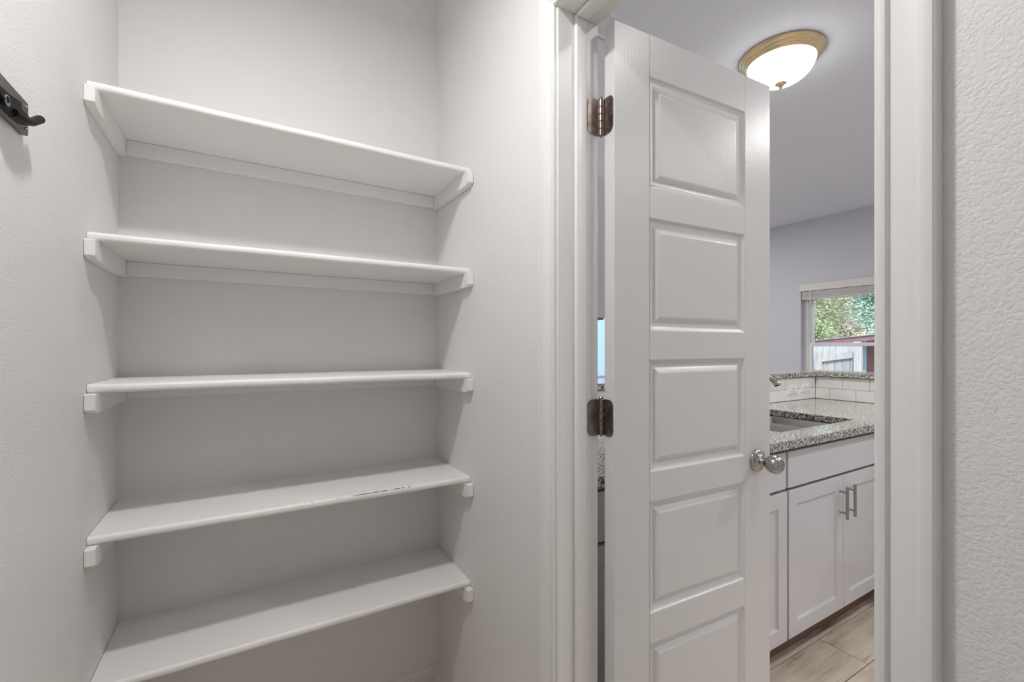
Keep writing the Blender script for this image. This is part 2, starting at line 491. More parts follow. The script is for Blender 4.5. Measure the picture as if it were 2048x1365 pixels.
# hinges
def leaf(w_, h_, r, flip):
    """rounded plate in the XZ plane, x from 0 to w_, outer corners rounded"""
    pts = [(0, -h_/2)]
    for k in range(7):
        a = -PI/2+PI/2*k/6; pts.append((w_-r+r*math.cos(a), -h_/2+r+r*math.sin(a)))
    for k in range(7):
        a = PI/2*k/6; pts.append((w_-r+r*math.cos(a), h_/2-r+r*math.sin(a)))
    pts.append((0, h_/2))
    return [(flip*x, z) for x, z in pts]
PVX, PVY = -0.0055, DT+0.006                 # barrel axis in door coordinates
ca, sa = math.cos(math.radians(-2.8)), math.sin(math.radians(-2.8))
def to_door(x, y):
    dx, dy = x-AX, y-AY
    return (ca*dx+sa*dy, -sa*dx+ca*dy)
def screw_mesh(center, axis, parent):
    o = obj('screw', lathe([(0.0, 0.0014), (0.0017, 0.0014), (0.0019, 0.0001), (0.0030, 0.0003), (0.0042, 0.0012), (0.0042, 0.0018)], center, axis, 14), M['nickel'], parent, 30, local=True)
    o.data.materials.append(M['dark']); c = Vector(center)
    for p in o.data.polygons:
        d = p.center-c
        r_ = math.hypot(d.y, d.z) if axis == 'X' else math.hypot(d.x, d.z)
        if r_ < 0.00185: p.material_index = 1
for zc in (1.837, 1.102, 0.365):
    L = leaf(0.034, 0.089, 0.015, 1)
    b = loft([[(-0.0016, DT+0.001-x, zc+z) for x, z in L], [(0.0002, DT+0.001-x, zc+z) for x, z in L]])
    h = obj('hinge', b, M['hinge'], door, 30, local=True); h['label'] = 'worn bronze-nickel butt hinge'
    secs = []
    for yy in (JL-0.0016, JL+0.0002):
        secs.append([(*to_door(X2+0.002-x, yy), zc+z) for x, z in L])
    obj('jamb_leaf', loft(secs), M['hinge'], h, 30, local=True)
    for k in range(5):
        z0 = zc-0.0445+k*0.0178
        obj('knuckle', lathe([(0.0056, z0+0.0003), (0.0066, z0+0.0011), (0.0066, z0+0.0166), (0.0056, z0+0.0175)], (PVX, PVY, 0), n=18), M['hinge'], h, 30, local=True)
    obj('pin', lathe([(0.003, zc-0.047), (0.003, zc+0.0445), (0.0058, zc+0.0447), (0.0060, zc+0.0475), (0.004, zc+0.0505), (0.0, zc+0.051)], (PVX, PVY, 0), n=18), M['hinge'], h, 30, local=True)
    for dz, dx in ((0.031, 0.016), (0, 0.0255), (-0.031, 0.016)):
        screw_mesh((-0.0019, DT+0.001-dx, zc+dz), 'X', h)
        x_, y_ = to_door(X2+0.002-dx, JL-0.0019)
        screw_mesh((x_, y_, zc+dz), 'Y', h)

# knobs, both faces
KS, KZ = 0.535, 0.9425
for ax, y0 in (('-Y', 0.0), ('Y', DT)):
    prof = [(0.0325, 0), (0.0325, 0.004), (0.031, 0.0062), (0.026, 0.009), (0.019, 0.0125), (0.0145, 0.017), (0.0128, 0.022), (0.0120, 0.027)]
    rs = obj('door_knob', lathe(prof, (KS, y0, KZ), ax, 40), M['nickel'], door, 35, local=True); rs['label'] = 'satin nickel egg-shaped knob on round rose'
    kp = [(0.0105, 0.0265), (0.0108, 0.028)]
    for k in range(1, 17):
        a = PI*k/17.0
        kp.append((0.0265*math.sin(a)**0.85*(1+0.10*math.cos(a*1.0+PI)), 0.0275+0.0245-0.0245*math.cos(a)))
    kp.append((0, 0.0775))
    obj('grip', lathe(kp, (KS, y0, KZ), ax, 40), M['nickel'], rs, 60, local=True)
    s = -1 if ax == '-Y' else 1
    obj('pin_hole', lathe([(0.0026, 0), (0.0026, 0.0015)], (KS-0.0135, y0+s*0.0175, KZ+0.001), '-X', 12), M['dark'], rs, 30, local=True)
lt = obj('latch_plate', box(DW-0.0004, DW+0.0012, DT/2-0.0125, DT/2+0.0125, KZ-0.029, KZ+0.029, 0.0005, 1), M['nickel'], door, local=True)

# ------------------------------------------------------------------ windows of the kitchen
def window(name, label, wy0, wy1, wz0, wz1, xo, rot=False, fixed=False):
    """window whose opening spans wy0..wy1; interior face of the wall at xo, wall runs 0.15 outwards. rot: in the far wall (runs along X)"""
    root = empty(name, (0, 0, 0)); root['kind'] = 'structure'; root['label'] = label
    def bx(d0, d1, a0, a1, z0, z1, bev=0.002):
        if rot: return box(a0, a1, xo+d0, xo+d1, z0, z1, bev, 1)
        return box(xo+d0, xo+d1, a0, a1, z0, z1, bev, 1)
    f = 0.045
    for a0, a1, z0, z1 in ((wy0, wy0+f, wz0, wz1), (wy1-f, wy1, wz0, wz1), (wy0+f, wy1-f, wz1-f, wz1), (wy0+f, wy1-f, wz0, wz0+f)):
        obj('window_frame', bx(0.075, 0.148, a0, a1, z0, z1), M['vinyl'], root)
    zm = (wz0+wz1)/2-0.005; s = 0.038
    for nm, d0, d1, z0, z1 in ((('fixed_sash', 0.10, 0.13, wz0+f, wz1-f),) if fixed else (('upper_sash', 0.115, 0.140, zm-0.018, wz1-f), ('lower_sash', 0.085, 0.112, wz0+f, zm+0.022))):
        a0, a1 = wy0+f, wy1-f
        bm = bx(d0, d1, a0, a0+s, z0, z1)
        for q in ((a1-s, a1, z0, z1), (a0+s, a1-s, z1-s, z1), (a0+s, a1-s, z0, z0+s)): merge(bm, bx(d0, d1, *q))
        sh = obj(nm, bm, M['vinyl'], root)
        obj('pane', bx((d0+d1)/2-0.002, (d0+d1)/2+0.002, a0+s, a1-s, z0+s, z1-s, 0), M['glass'], sh)
    return root
window('window_1', 'white single-hung kitchen window onto the yard', WY0, WY1, WZ0, WZ1, KX1)
window('window_2', 'white window in the far wall of the room', VX0, VX1, VZ0, VZ1, KY1, True, True)

# ================================================================== PANTRY THINGS
# shelves
SY = 1.327; SH = D-SY; ST_ = 0.0195
shelf_rows = [(1.8575, 0.0100, 'topmost white wall shelf, sloping slightly to the right'),
              (1.5285, 0.0, 'second white wall shelf from the top, seen from below'),
              (1.1920, 0.0, 'middle one of the five white shelves, just under eye level'),
              (0.8560, 0.0, 'fourth white shelf from the top with brown paint chips on its edge'),
              (0.5217, 0.0, 'lowest white wall shelf, above the baseboard')]
for i, (z, tilt, lab) in enumerate(shelf_rows):
    xm = (XL+XR)/2; W2 = (XR-XL)/2-0.001
    s = thing('wall_shelf', lab, 'shelf', (xm, D, z), 'pantry shelves on cleats')
    s.rotation_euler = (0, tilt, 0)
    r = 0.0085; prof = [(0, 0), (0, -ST_)]
    for k in range(7):
        a = -PI/2+(PI/2)*k/6*0.9; prof.append((-SH+r-r*math.cos(a), -ST_+r+r*math.sin(a)))
    for k in range(7):
        a = PI*0.05+(PI/2-PI*0.05)*k/6; prof.append((-SH+r-r*math.cos(a), -r+r*math.sin(a)))
    n_ = 24; secs = []
    for k in range(n_+1):
        x = -W2+2*W2*k/n_
        wob = 0.0002*math.sin(k*1.7+i)+0.0003*math.sin(k*0.6+2*i)
        secs.append([(x, y, zz_+wob*(1 if y < -0.1 else 0)) for y, zz_ in prof])
    obj('board', loft(secs), M['shelf'], s, 35, local=True)
    ch, ct, pj = 0.043, 0.019, 0.0225
    for sx in (-1, 1):
        xa, xb = (-W2, -W2+ct) if sx < 0 else (W2-ct, W2)
        zt, zb = -ST_-0.0002, -ST_-ch
        # cleat with a chamfered nose
        pr = [(-0.001, zt), (-0.001, zb), (-SH-pj+0.012, zb), (-SH-pj+0.003, zb+0.004), (-SH-pj, zb+0.008), (-SH-pj, zt-0.002), (-SH-pj+0.002, zt)]
        secs = [[(x, y, zz_) for y, zz_ in pr] for x in (xa, xb)]
        bm = loft(secs); bmesh.ops.recalc_face_normals(bm, faces=bm.faces[:])
        ed = [e for e in bm.edges if e.calc_face_angle(0) > 0.8 and abs(e.verts[0].co.y+SH) < 0.06 and abs(e.verts[1].co.y+SH) < 0.06]
        bmesh.ops.bevel(bm, geom=ed, offset=0.0014, segments=2, affect='EDGES')
        obj('side_cleat', bm, M['shelf'], s, 35, local=True)
    obj('back_cleat', box(-W2+ct, W2-ct, -ct, -0.0005, -ST_-ch+0.003, -ST_-0.0002, 0.0015, 1), M['shelf'], s, local=True)
    if i == 3:
        bm = bmesh.new(); rr = random.Random(3)
        # chips along the worn part of the upper front edge
        for x0, x1 in ((-0.009, -0.006), (0.054, 0.058), (0.064, 0.066), (0.098, 0.100), (0.103, 0.150), (0.154, 0.172), (0.176, 0.195), (0.205, 0.207), (0.213, 0.232), (0.237, 0.247), (0.259, 0.265)):
            xx = x0
            while xx < x1:
                l = rr.uniform(0.004, 0.010)
                box(xx, min(xx+l, x1), -SH+0.0018, -SH+0.0038+rr.uniform(0, 0.0004), -0.0034, -0.0016+rr.uniform(0, 0.0002), bm=bm)
                xx += l*rr.uniform(0.97, 1.08)
        o = obj('paint_chip', bm, M['chip'], s, local=True); o['label'] = 'bare brown wood where paint chipped off'; o['kind'] = 'stuff'

# tool holder on the left wall
hk = thing('wall_tool_rack', 'dark metal tool rack with a black fold-out hook on the left wall', 'hook rack', (XL, 0.86, 1.612))
PY1 = 0.991
obj('back_plate', box(XL, XL+0.009, 0.60, PY1, 1.603, 1.654, 0.0012, 1), M['gunmetal'], hk)
for z_ in (1.6115, 1.644):
    obj('screw', lathe([(0.0036, 0), (0.0036, 0.001), (0.0022, 0.0022), (0.0, 0.0026)], (XL+0.009, PY1-0.0095, z_), 'X', 14), M['steel'], hk, 30)
q0 = [(0.84, 1.6035), (0.925, 1.6035), (0.972, 1.6130), (0.972, 1.6265), (0.945, 1.6260), (0.941, 1.6350), (0.905, 1.6290), (0.84, 1.6240)]
hs = obj('clip_housing', loft([[(XL+0.009, y, z) for y, z in q0], [(XL+0.0160, y, z) for y, z in q0]]), M['blackmetal'], hk)
obj('pivot', lathe([(0.0028, 0), (0.0028, 0.0012), (0.0, 0.0016)], (XL+0.0160, 0.930, 1.6135), 'X', 14), M['gunmetal'], hs, 30)
obj('fold_hook', tube([(XL+0.016, 0.915, 1.6085), (XL+0.019, 0.938, 1.6105), (XL+0.020, 0.962, 1.6160), (XL+0.020, 0.980, 1.6255), (XL+0.020, 0.998, 1.6355), (XL+0.020, 1.0025, 1.6375)], [0.006, 0.0062, 0.0060, 0.0060, 0.0062, 0.0040], 14), M['blackmetal'], hk, 60)
obj('roller', lathe([(0.0085, 0), (0.0095, 0.001), (0.0095, 0.003), (0.0085, 0.004)], (XL+0.0155, 0.884, 1.6120), 'X', 24), M['blackmetal'], hk, 40)
obj('roller_ring', lathe([(0.0056, 0), (0.0074, 0), (0.0074, 0.0012), (0.0056, 0.0012), (0.0056, 0)], (XL+0.0193, 0.884, 1.6120), 'X', 24, cap=False), M['steel'], hk, 40)
for y0_ in (0.64, 0.72):
    obj('slot_tooth', box(XL+0.009, XL+0.019, y0_, y0_+0.03, 1.622, 1.647, 0.002, 1), M['blackmetal'], hk)

# lamps -----------------------------------------------------------------
def dome_lamp(label, x, y, r, watts, name='ceiling_lamp', zc=ZC, srad=0.05, drop=0.05, col=(1.0, 0.97, 0.93), bowl='lampglass', stem=0.0):
    root = thing(name, label, 'ceiling lamp', (x, y, zc))
    pr = [(r*0.93, 0), (r*1.0, -0.002), (r*1.0, -0.008), (r*0.975, -0.013), (r*0.945, -0.016), (r*0.94, -0.022), (r*0.915, -0.028), (r*0.885, -0.031), (r*0.88, -0.036), (r*0.85, -0.042), (r*0.82, -0.045), (r*0.80, -0.045), (r*0.79, -0.038)]
    obj('canopy_ring', lathe([(a, h) for a, h in pr], (x, y, zc), n=64, cap=False), M['brass'], root, 25)
    if stem:
        obj('stem', lathe([(0.0, 0.0), (0.012, 0.0), (0.012, stem-0.02), (0.055, stem-0.018), (0.058, stem-0.001), (0.0, stem-0.001)], (x, y, zc), n=32), M['brass'], root, 40)
    hd = 0.092; q = [(r*0.80, -0.040), (r*0.795, -0.046)]
    for k in range(1, 15):
        a = PI/2*k/14
        q.append((max(0.004, r*0.795*math.cos(a)**0.8), -0.046-hd*math.sin(a)**1.25))
    obj('glass_bowl', lathe(q, (x, y, zc), n=64, cap=False), M[bowl], root, 60)
    zb = -0.046-hd
    fp = [(0.0, 0.004), (0.026, 0.002), (0.026, -0.002), (0.017, -0.006), (0.011, -0.010), (0.013, -0.013), (0.0065, -0.016), (0.009, -0.021), (0.0065, -0.026), (0, -0.0275)]
    obj('finial', lathe([(a, zb+h) for a, h in fp], (x, y, zc), n=28), M['brass'], root, 40)
    ld = bpy.data.lights.new('bulb', 'AREA'); ld.shape = 'DISK'; ld.size = 2*srad; ld.energy = watts; ld.color = col
    lo = bpy.data.objects.new('bulb', ld); link(lo, root); lo.location = (0, 0, zb-0.029-drop)
    return root
dome_lamp('lit flush ceiling lamp with brushed brass rim and frosted bowl above the sink', 2.325, 1.279, 0.190, KITCHEN_LAMP_W, srad=0.06, drop=0.01)
dome_lamp('small brass stem lamp hanging from the pantry ceiling', 0.0, 0.62, 0.130, PANTRY_LAMP_W, zc=2.63, stem=ZC-2.63, srad=0.05, drop=0.02, bowl='lampglass2', col=(1.0, 0.985, 0.965))

def can(label, x, y, k=1.0):
    root = thing('recessed_light', label, 'ceiling light', (x, y, ZC), 'recessed kitchen lights')
    obj('trim_ring', lathe([(0.062, 0), (0.085, 0), (0.085, -0.004), (0.078, -0.007), (0.062, -0.004)], (x, y, ZC), n=40, cap=False), M['plastic'], root, 30)
    obj('lens', lathe([(0, -0.0035), (0.062, -0.0035), (0.062, -0.001)], (x, y, ZC), n=40, cap=False), M['canlens'], root, 30)
    ld = bpy.data.lights.new('bulb', 'AREA'); ld.shape = 'DISK'; ld.size = 0.12; ld.energy = CAN_W*k; ld.color = (1.0, 0.985, 0.965)
    lo = bpy.data.objects.new('bulb', ld); link(lo, root); lo.location = (0, 0, -0.010)
can('recessed ceiling light nearest the pantry doorway', 1.46, -0.16, 0.34)
can('recessed ceiling light farther into the kitchen', 2.97, -0.22, 1.3)
can('added recessed fill light deepest into the kitchen aisle', 2.45, -1.25, 0.45)  # added out of view to brighten the cabinets and floor
can('added recessed fill light over the dining corner', 4.10, 3.55, 1.2)  # added, hidden behind the door, to lift the far walls
can('added recessed fill light in the room behind the bar', 2.20, 3.70, 1.4)  # unseen fill added for the room past the bar
can('added recessed fill light by the kitchen side of the window wall', 4.60, -0.40, 1.2)  # added outside the frame to brighten the window end

# ================================================================== KITCHEN
YC = 0.985                                  # cabinet faces
CT, CTH = 0.914, 0.034
BW = 1.657                                  # tiled face behind the sink run
EX = 3.443                                  # tiled face at the end of the run
LZ = 1.068                                  # underside of the raised ledge
HWT = 0.12
CY1 = -0.55                                 # end of the short leg

# half walls with tiles
ph = struct('wall_peninsula', grid_slab([XK+0.001, EX+0.008, EX+0.008+HWT], [CY1, BW+0.008, BW+0.008+HWT], lambda i, j: j == 1 or i == 1, 0, LZ), M['kwall'])
ph['label'] = 'low half wall of the kitchen peninsula behind the counter'
tw, th, tg, td = 0.1535, 0.0755, 0.0022, 0.0075
tile_me = {}
def tile(axis, a0, a1, z0, z1):
    wdt = round(a1-a0-tg, 4); hgt = round(z1-z0-tg, 4)
    if wdt < 0.006: return
    k = (axis, wdt, hgt)
    if k not in tile_me:
        if axis == 'x': bm = box(-wdt/2, wdt/2, -td, 0, -hgt/2, hgt/2, 0.0012, 2)
        else: bm = box(-td, 0, -wdt/2, wdt/2, -hgt/2, hgt/2, 0.0012, 2)
        bmesh.ops.recalc_face_normals(bm, faces=bm.faces[:])
        me = bpy.data.meshes.new('tile'); bm.to_mesh(me); bm.free(); me.materials.append(M['tile']); tile_me[k] = me
    o = bpy.data.objects.new('tile', tile_me[k]); link(o, ph)
    o.location = ((a0+a1)/2, BW+0.0077, (z0+z1)/2) if axis == 'x' else (EX+0.0077, (a0+a1)/2, (z0+z1)/2)
gr = obj('grout_bed', box(XK+0.002, EX+0.004, BW+0.0035, BW+0.008, CT, LZ), M['grout'], ph)
gr2 = obj('grout_bed', box(EX+0.0035, EX+0.008, CY1+0.001, BW+0.0034, CT, LZ), M['grout'], ph)
for row in range(2):
    z0 = CT+row*th+0.001; z1 = z0+th
    ph0 = 2.908 if row else 2.9825
    k = math.floor((XK-ph0)/tw)
    x = ph0+k*tw
    while x < EX:
        tile('x', max(x, XK+0.002), min(x+tw, EX), z0, z1); x += tw
    y0_ = 1.643 if row else 1.5655
    y = y0_-math.ceil((y0_-CY1)/tw)*tw
    while y < BW:
        tile('y', max(y, CY1+0.002), min(y+tw, BW-0.0005), z0, z1); y += tw

# countertop, ledge
xs = [XK+0.001, 1.95, 2.605, 2.765, EX]
ys = [CY1, 0.955, 1.075, 1.525, BW]
def filled(i, j):
    if j == 0: return i == 3
    return not (i == 1 and j == 2)
cto = obj('countertop', grid_slab(xs, ys, filled, CT-CTH, CT, 0.003), M['granite'], None, 40)
tag(cto, 'lower speckled granite countertop with the sink cut-out', 'countertop')
LD0, LD1 = -0.018, 0.26
lxs = [XK+0.001, EX+LD0, EX+LD1]; lys = [CY1-0.03, BW+LD0, BW+LD1]
lg = obj('bar_ledge', grid_slab(lxs, lys, lambda i, j: j == 1 or i == 1, LZ+0.001, LZ+0.032, 0.003), M['granite'], None, 40)
tag(lg, 'raised speckled granite ledge capping the tiled half wall', 'bar top')

# base cabinets ----------------------------------------------------------
RL = [(0, 0.0015), (0.0015, 0), (0.058, 0), (0.0655, 0.009)]
def pull(parent, x, z0, z1, y, vertical=True):
    s = obj('handle', tube([(x, y-0.030, z0), (x, y-0.030, z1)], 0.0058, 16, sub=1), M['pull'], parent, 40)
    s['label'] = 'brushed steel bar pull'
    for z in ((z0*3+z1)/4-0.01, (z0+z1*3)/4+0.01):
        obj('post', tube([(x, y-0.0005, z), (x, y-0.030, z)], 0.0042, 12, sub=1), M['pull'], s, 40)
def base_cabinet(label, x0, x1, doors, fronts, handles):
    r = thing('base_cabinet', label, 'cabinet', ((x0+x1)/2, YC+0.3, 0), 'base cabinets under the granite counter')
    t_ = 0.016; yb = BW-0.01; zt = CT-CTH-0.001
    b = box(x0+0.0005, x0+t_, YC+0.022, yb, 0.115, zt)
    box(x1-t_, x1-0.0005, YC+0.022, yb, 0.115, zt, bm=b)
    box(x0+t_, x1-t_, YC+0.022, yb, 0.115, 0.131, bm=b); box(x0+t_, x1-t_, yb-0.01, yb, 0.131, zt, bm=b)
    obj('carcass', b, M['carcass'], r)
    b = box(x0+0.0005, x0+0.04, YC+0.0205, YC+0.039, 0.115, zt)
    box(x1-0.04, x1-0.0005, YC+0.0205, YC+0.039, 0.115, zt, bm=b)
    for za, zb_ in ((0.115, 0.15), (0.68, 0.74), (0.845, zt)): box(x0+0.04, x1-0.04, YC+0.0205, YC+0.039, za, zb_, bm=b)
    obj('face_frame', b, M['carcass'], r)
    obj('toe_kick', box(x0+0.0005, x1-0.0005, YC+0.075, YC+0.090, 0.001, 0.114), M['carcass'], r)
    for a0, a1 in fronts:
        obj('drawer_front', box(a0, a1, YC, YC+0.020, 0.7165, 0.861, 0.0015, 1), M['cab'], r)
    for (a0, a1), hx in zip(doors, handles):
        d = obj('door', panel_rings(a0, a1, 0.1175, 0.7035, RL, YC, 1, back=YC+0.020), M['cab'], r)
        if hx: pull(d, hx, 0.524, 0.6655, YC)
GP = 0.005
base_cabinet('base cabinet under the sink with two shaker doors and bar pulls', 1.836, 2.746, [(1.8495, 2.2855), (2.2885, 2.7345)], [(1.8435, 2.7345)], [2.252, 2.322])
base_cabinet('narrow base cabinet half hidden behind the pantry door', 1.380, 1.835, [(1.390, 1.8355)], [(1.390, 1.827)], [1.425])
base_cabinet('base cabinet against the door wall, glimpsed through the hinge gap', 0.744, 1.379, [(0.752, 1.372)], [(0.752, 1.372)], [1.335])
# short leg of the counter
r = thing('corner_cabinet', 'run of base cabinets under the short end of the counter', 'cabinet', (3.12, 0.2, 0))
obj('carcass', box(2.808, EX, CY1+0.01, BW-0.02, 0.115, CT-CTH-0.001), M['carcass'], r)
obj('toe_kick', box(2.885, EX, CY1+0.01, 1.0, 0.001, 0.114), M['carcass'], r)
for y0_, y1_ in ((CY1+0.015, 0.185), (0.195, 0.93)):
    obj('drawer_front', box(2.787, 2.807, y0_, y1_, 0.7165, 0.868, 0.0015, 1), M['cab'], r)
    d = panel_rings(y0_, y1_, 0.1175, 0.7035, RL, 0, 1, back=0.020)
    bmesh.ops.rotate(d, verts=d.verts[:], matrix=Matrix.Rotation(-PI/2, 3, 'Z'))      # (x,y)->(y,-x)
    bmesh.ops.scale(d, verts=d.verts[:], vec=(1, -1, 1))
    bmesh.ops.translate(d, verts=d.verts[:], vec=(2.787, 0, 0))
    obj('door', d, M['cab'], r)
obj('filler', box(2.747, 2.786, YC+0.001, YC+0.021, 0.1175, 0.868, 0.001, 1), M['cab'], r)

# sink
sk = thing('kitchen_sink', 'undermount stainless steel sink with two bowls', 'sink', (2.28, 1.30, 0.67))
def bowl(x0, x1, y0, y1, zb):
    zt = CT-CTH-0.002
    secs = []
    for ins, z, rr_ in ((-0.018, zt, 0.066), (0.0, zt, 0.05), (0.003, zt-0.006, 0.05), (0.012, zb+0.05, 0.05), (0.022, zb+0.016, 0.05), (0.05, zb+0.001, 0.04), (0.10, zb-0.001, 0.015)):
        secs.append([(px, py, z) for px, py in rrect(x0+ins, x1-ins, y0+ins, y1-ins, rr_)])
    b = bmesh.new(); rows = [[b.verts.new(p) for p in s_] for s_ in secs]
    for r0, r1 in zip(rows, rows[1:]):
        for i_ in range(len(r0)):
            j_ = (i_+1) % len(r0); b.faces.new((r0[i_], r0[j_], r1[j_], r1[i_]))
    b.faces.new(rows[-1])
    return b
b1 = obj('bowl', bowl(1.962, 2.328, 1.068, 1.532, 0.69), M['steel'], sk, 60)
b2 = obj('bowl', bowl(2.366, 2.612, 1.068, 1.532, 0.72), M['steel'], sk, 60)
for bb_, xx, zz_ in ((b1, 2.145, 0.690), (b2, 2.489, 0.720)):
    obj('drain', lathe([(0.0, 0.001), (0.03, 0.001), (0.042, 0.003), (0.045, 0.0)], (xx, 1.32, zz_), n=28), M['nickel'], bb_, 40)

# faucet
fc = thing('faucet', 'brushed nickel faucet with a curved spout over the sink', 'faucet', (2.29, 1.5670, CT))
obj('base', lathe([(0.028, 0), (0.028, 0.006), (0.022, 0.012), (0.020, 0.03), (0.019, 0.075), (0.016, 0.082)], (2.29, 1.5670, CT+0.0003), n=32), M['nickel'], fc, 35)
sp = obj('spout', tube([(2.29, 1.567, CT+0.07), (2.29, 1.565, 1.06), (2.295, 1.542, 1.122), (2.303, 1.475, 1.150), (2.312, 1.395, 1.143), (2.320, 1.335, 1.118), (2.325, 1.303, 1.095), (2.326, 1.296, 1.081)],
     [0.013, 0.013, 0.0125, 0.0125, 0.0130, 0.0140, 0.0155, 0.0180], 20, sub=6), M['nickel'], fc, 60)
obj('aerator', tube([(2.326, 1.2962, 1.0808), (2.3262, 1.2945, 1.0775)], [0.0160, 0.0150], 18, sub=1), M['dark'], sp, 40)
obj('lever', tube([(2.308, 1.5670, CT+0.05), (2.335, 1.5670, CT+0.062), (2.385, 1.5620, CT+0.095)], [0.009, 0.006, 0.0055], 12), M['nickel'], fc, 60)

# plates on the tiles
def plate(label, x0, x1, z0, z1, kind):
    r = thing('wall_plate', label, 'outlet', ((x0+x1)/2, BW, z0), 'cover plates on the backsplash')
    obj('cover', panel_rings(x0, x1, z0, z1, [(0, 0.0), (0.004, -0.0045), (0.010, -0.0055)], BW-0.0005, 1, back=BW+0.0002), M['plastic'], r)
    xm, zm_ = (x0+x1)/2, (z0+z1)/2
    if kind == 'switch':
        obj('insert', box(xm-0.035, xm+0.035, BW-0.0095, BW-0.0055, zm_-0.017, zm_+0.017, 0.001, 1), M['plastic'], r)
        obj('button', box(xm-0.006, xm+0.006, BW-0.0110, BW-0.0094, zm_-0.005, zm_+0.005, 0.001, 1), M['grout'], r)
    else:
        for sx in (-1, 1):
            f_ = obj('receptacle', lathe([(0.0, 0.0025), (0.0155, 0.0025), (0.0170, 0.0)], (xm+sx*0.0195, BW-0.0058, zm_), '-Y', 24), M['plastic'], r, 30)
            for dx, dz in ((-0.004, 0.0055), (-0.004, -0.0055)):
                obj('slot', box(xm+sx*0.0195+dx-0.004, xm+sx*0.0195+dx+0.004, BW-0.0090, BW-0.0080, zm_+dz-0.0012, zm_+dz+0.0012), M['dark'], f_)
            obj('slot', lathe([(0.0024, 0), (0.0024, 0.001)], (xm+sx*0.0195+0.008, BW-0.0080, zm_), '-Y', 10), M['dark'], f_)
plate('white switch plate on the tiles beside the faucet', 3.088, 3.206, 0.956, 1.036, 'switch')
plate('white double outlet plate on the tiles near the corner', 3.250, 3.368, 0.962, 1.038, 'outlet')

# wall cabinet seen through the hinge gap
wc = thing('wall_cabinet', 'white wall cabinet with crown moulding seen through the hinge gap', 'cabinet', (XK, 1.14, 1.372))
obj('body', box(XK+0.001, 1.04, 1.1565, 1.60, 1.376, 2.30, 0.001, 1), M['cab'], wc)
obj('end_panel', panel_rings(XK+0.001, 1.04, 1.372, 2.30, [(0, 0.001), (0.001, 0), (0.056, 0), (0.057, 0.008)], 1.14, 1, back=1.156), M['cab'], wc)
obj('underside', box(XK+0.001, 1.04, 1.157, 1.60, 1.366, 1.3755), M['rawwood'], wc)
obj('door', box(1.041, 1.061, 1.145, 1.598, 1.374, 2.296, 0.0015, 1), M['cab'], wc)
CRW = [(0.0, 0.0), (0.006, 0.0), (0.008, 0.008), (0.016, 0.014), (0.024, 0.028), (0.036, 0.044), (0.044, 0.050), (0.046, 0.058), (0.0, 0.058)]
secs = [[(XK+0.001, 1.14-d, 2.292+h_) for d, h_ in CRW], [(1.061+d, 1.14-d, 2.292+h_) for d, h_ in CRW], [(1.061+d, 1.60, 2.292+h_) for d, h_ in CRW]]
obj('crown', loft([[Vector(q) for q in s_] for s_ in secs]), M['cab'], wc, 25)

# blind at the window, raised
bd = thing('window_blind', 'raised white slatted blind with hanging wand at the kitchen window', 'blind', (KX1-0.02, WY1, 1.80))
by0, by1 = WY0-0.02, WY1+0.012
obj('valance', box(KX1-0.020, KX1-0.006, by0, by1, 1.918, 2.000, 0.003, 2), M['blind'], bd)
obj('headrail', box(KX1-0.005, KX1+0.05, WY0+0.012, WY1-0.012, 1.935, 1.985, 0.002, 1), M['blind'], bd)
for k in range(8):
    obj('slat', box(KX1-0.004, KX1+0.046, WY0+0.015, WY1-0.012, 1.916-(k+1)*0.0096, 1.916-(k+1)*0.0096+0.0066+0.0006*(k % 2), 0.0012, 1), M['blind'], bd)
obj('bottom_rail', box(KX1-0.005, KX1+0.047, WY0+0.015, WY1-0.012, 1.822, 1.837, 0.003, 1), M['blind'], bd)
obj('wand', tube([(KX1-0.024, WY1-0.115, 1.925), (KX1-0.024, WY1-0.112, 1.60), (KX1-0.022, WY1-0.105, 1.330)], 0.0048, 10), M['vinyl'], bd, 60)

# ================================================================== YARD
b = box(KX1+0.16, 30, -12, KY1+0.16, -0.45, -0.25); box(-8, 30, KY1+0.16, 30, -0.45, -0.25, bm=b)
struct('ground', b, M['ground'], label='dry lawn outside')
def fence(label, x, y0, y1, ztop, pw=0.135, posts=(), rail=True, zb=-0.24):
    r = thing('fence', label, 'fence', (x, (y0+y1)/2, zb))
    n_ = max(1, int(round((y1-y0)/pw))); pw = (y1-y0)/n_
    for k in range(n_):
        a0 = y0+k*pw; zt = ztop(a0+pw/2)+random.uniform(-0.006, 0.006)
        g_ = 0.004; c = 0.022
        pr = [(a0+g_, zb), (a0+pw-g_, zb), (a0+pw-g_, zt-c), (a0+pw-g_-c, zt), (a0+g_+c, zt), (a0+g_, zt-c)]
        dx = random.uniform(-0.004, 0.004)
        obj('picket', loft([[(x+dx, a, z) for a, z in pr], [(x+dx+0.018, a, z) for a, z in pr]]), M['fence'], r)
    if rail:
        for fz in (0.05,):
            b = loft([[(x-0.04, y0, ztop(y0)-fz-0.055), (x-0.04, y0, ztop(y0)-fz+0.03), (x-0.006, y0, ztop(y0)-fz+0.03), (x-0.006, y0, ztop(y0)-fz-0.055)],
                      [(x-0.04, y1, ztop(y1)-fz-0.055), (x-0.04, y1, ztop(y1)-fz+0.03), (x-0.006, y1, ztop(y1)-fz+0.03), (x-0.006, y1, ztop(y1)-fz-0.055)]])
            obj('rail', b, M['fence'], r)
    for yp, zt in posts:
        obj('post', box(x-0.135, x-0.042, yp-0.05, yp+0.05, zb, zt, 0.006, 1), M['fence'], r)
    return r
FX = 9.0
fence('pale weathered plank fence with sloping top rail beyond the window', FX, 3.652, 4.252, lambda y: 1.198-(y-3.667)/(4.186-3.667)*0.085, 0.115,
      posts=((3.623, 1.32), (4.244, 1.20)))
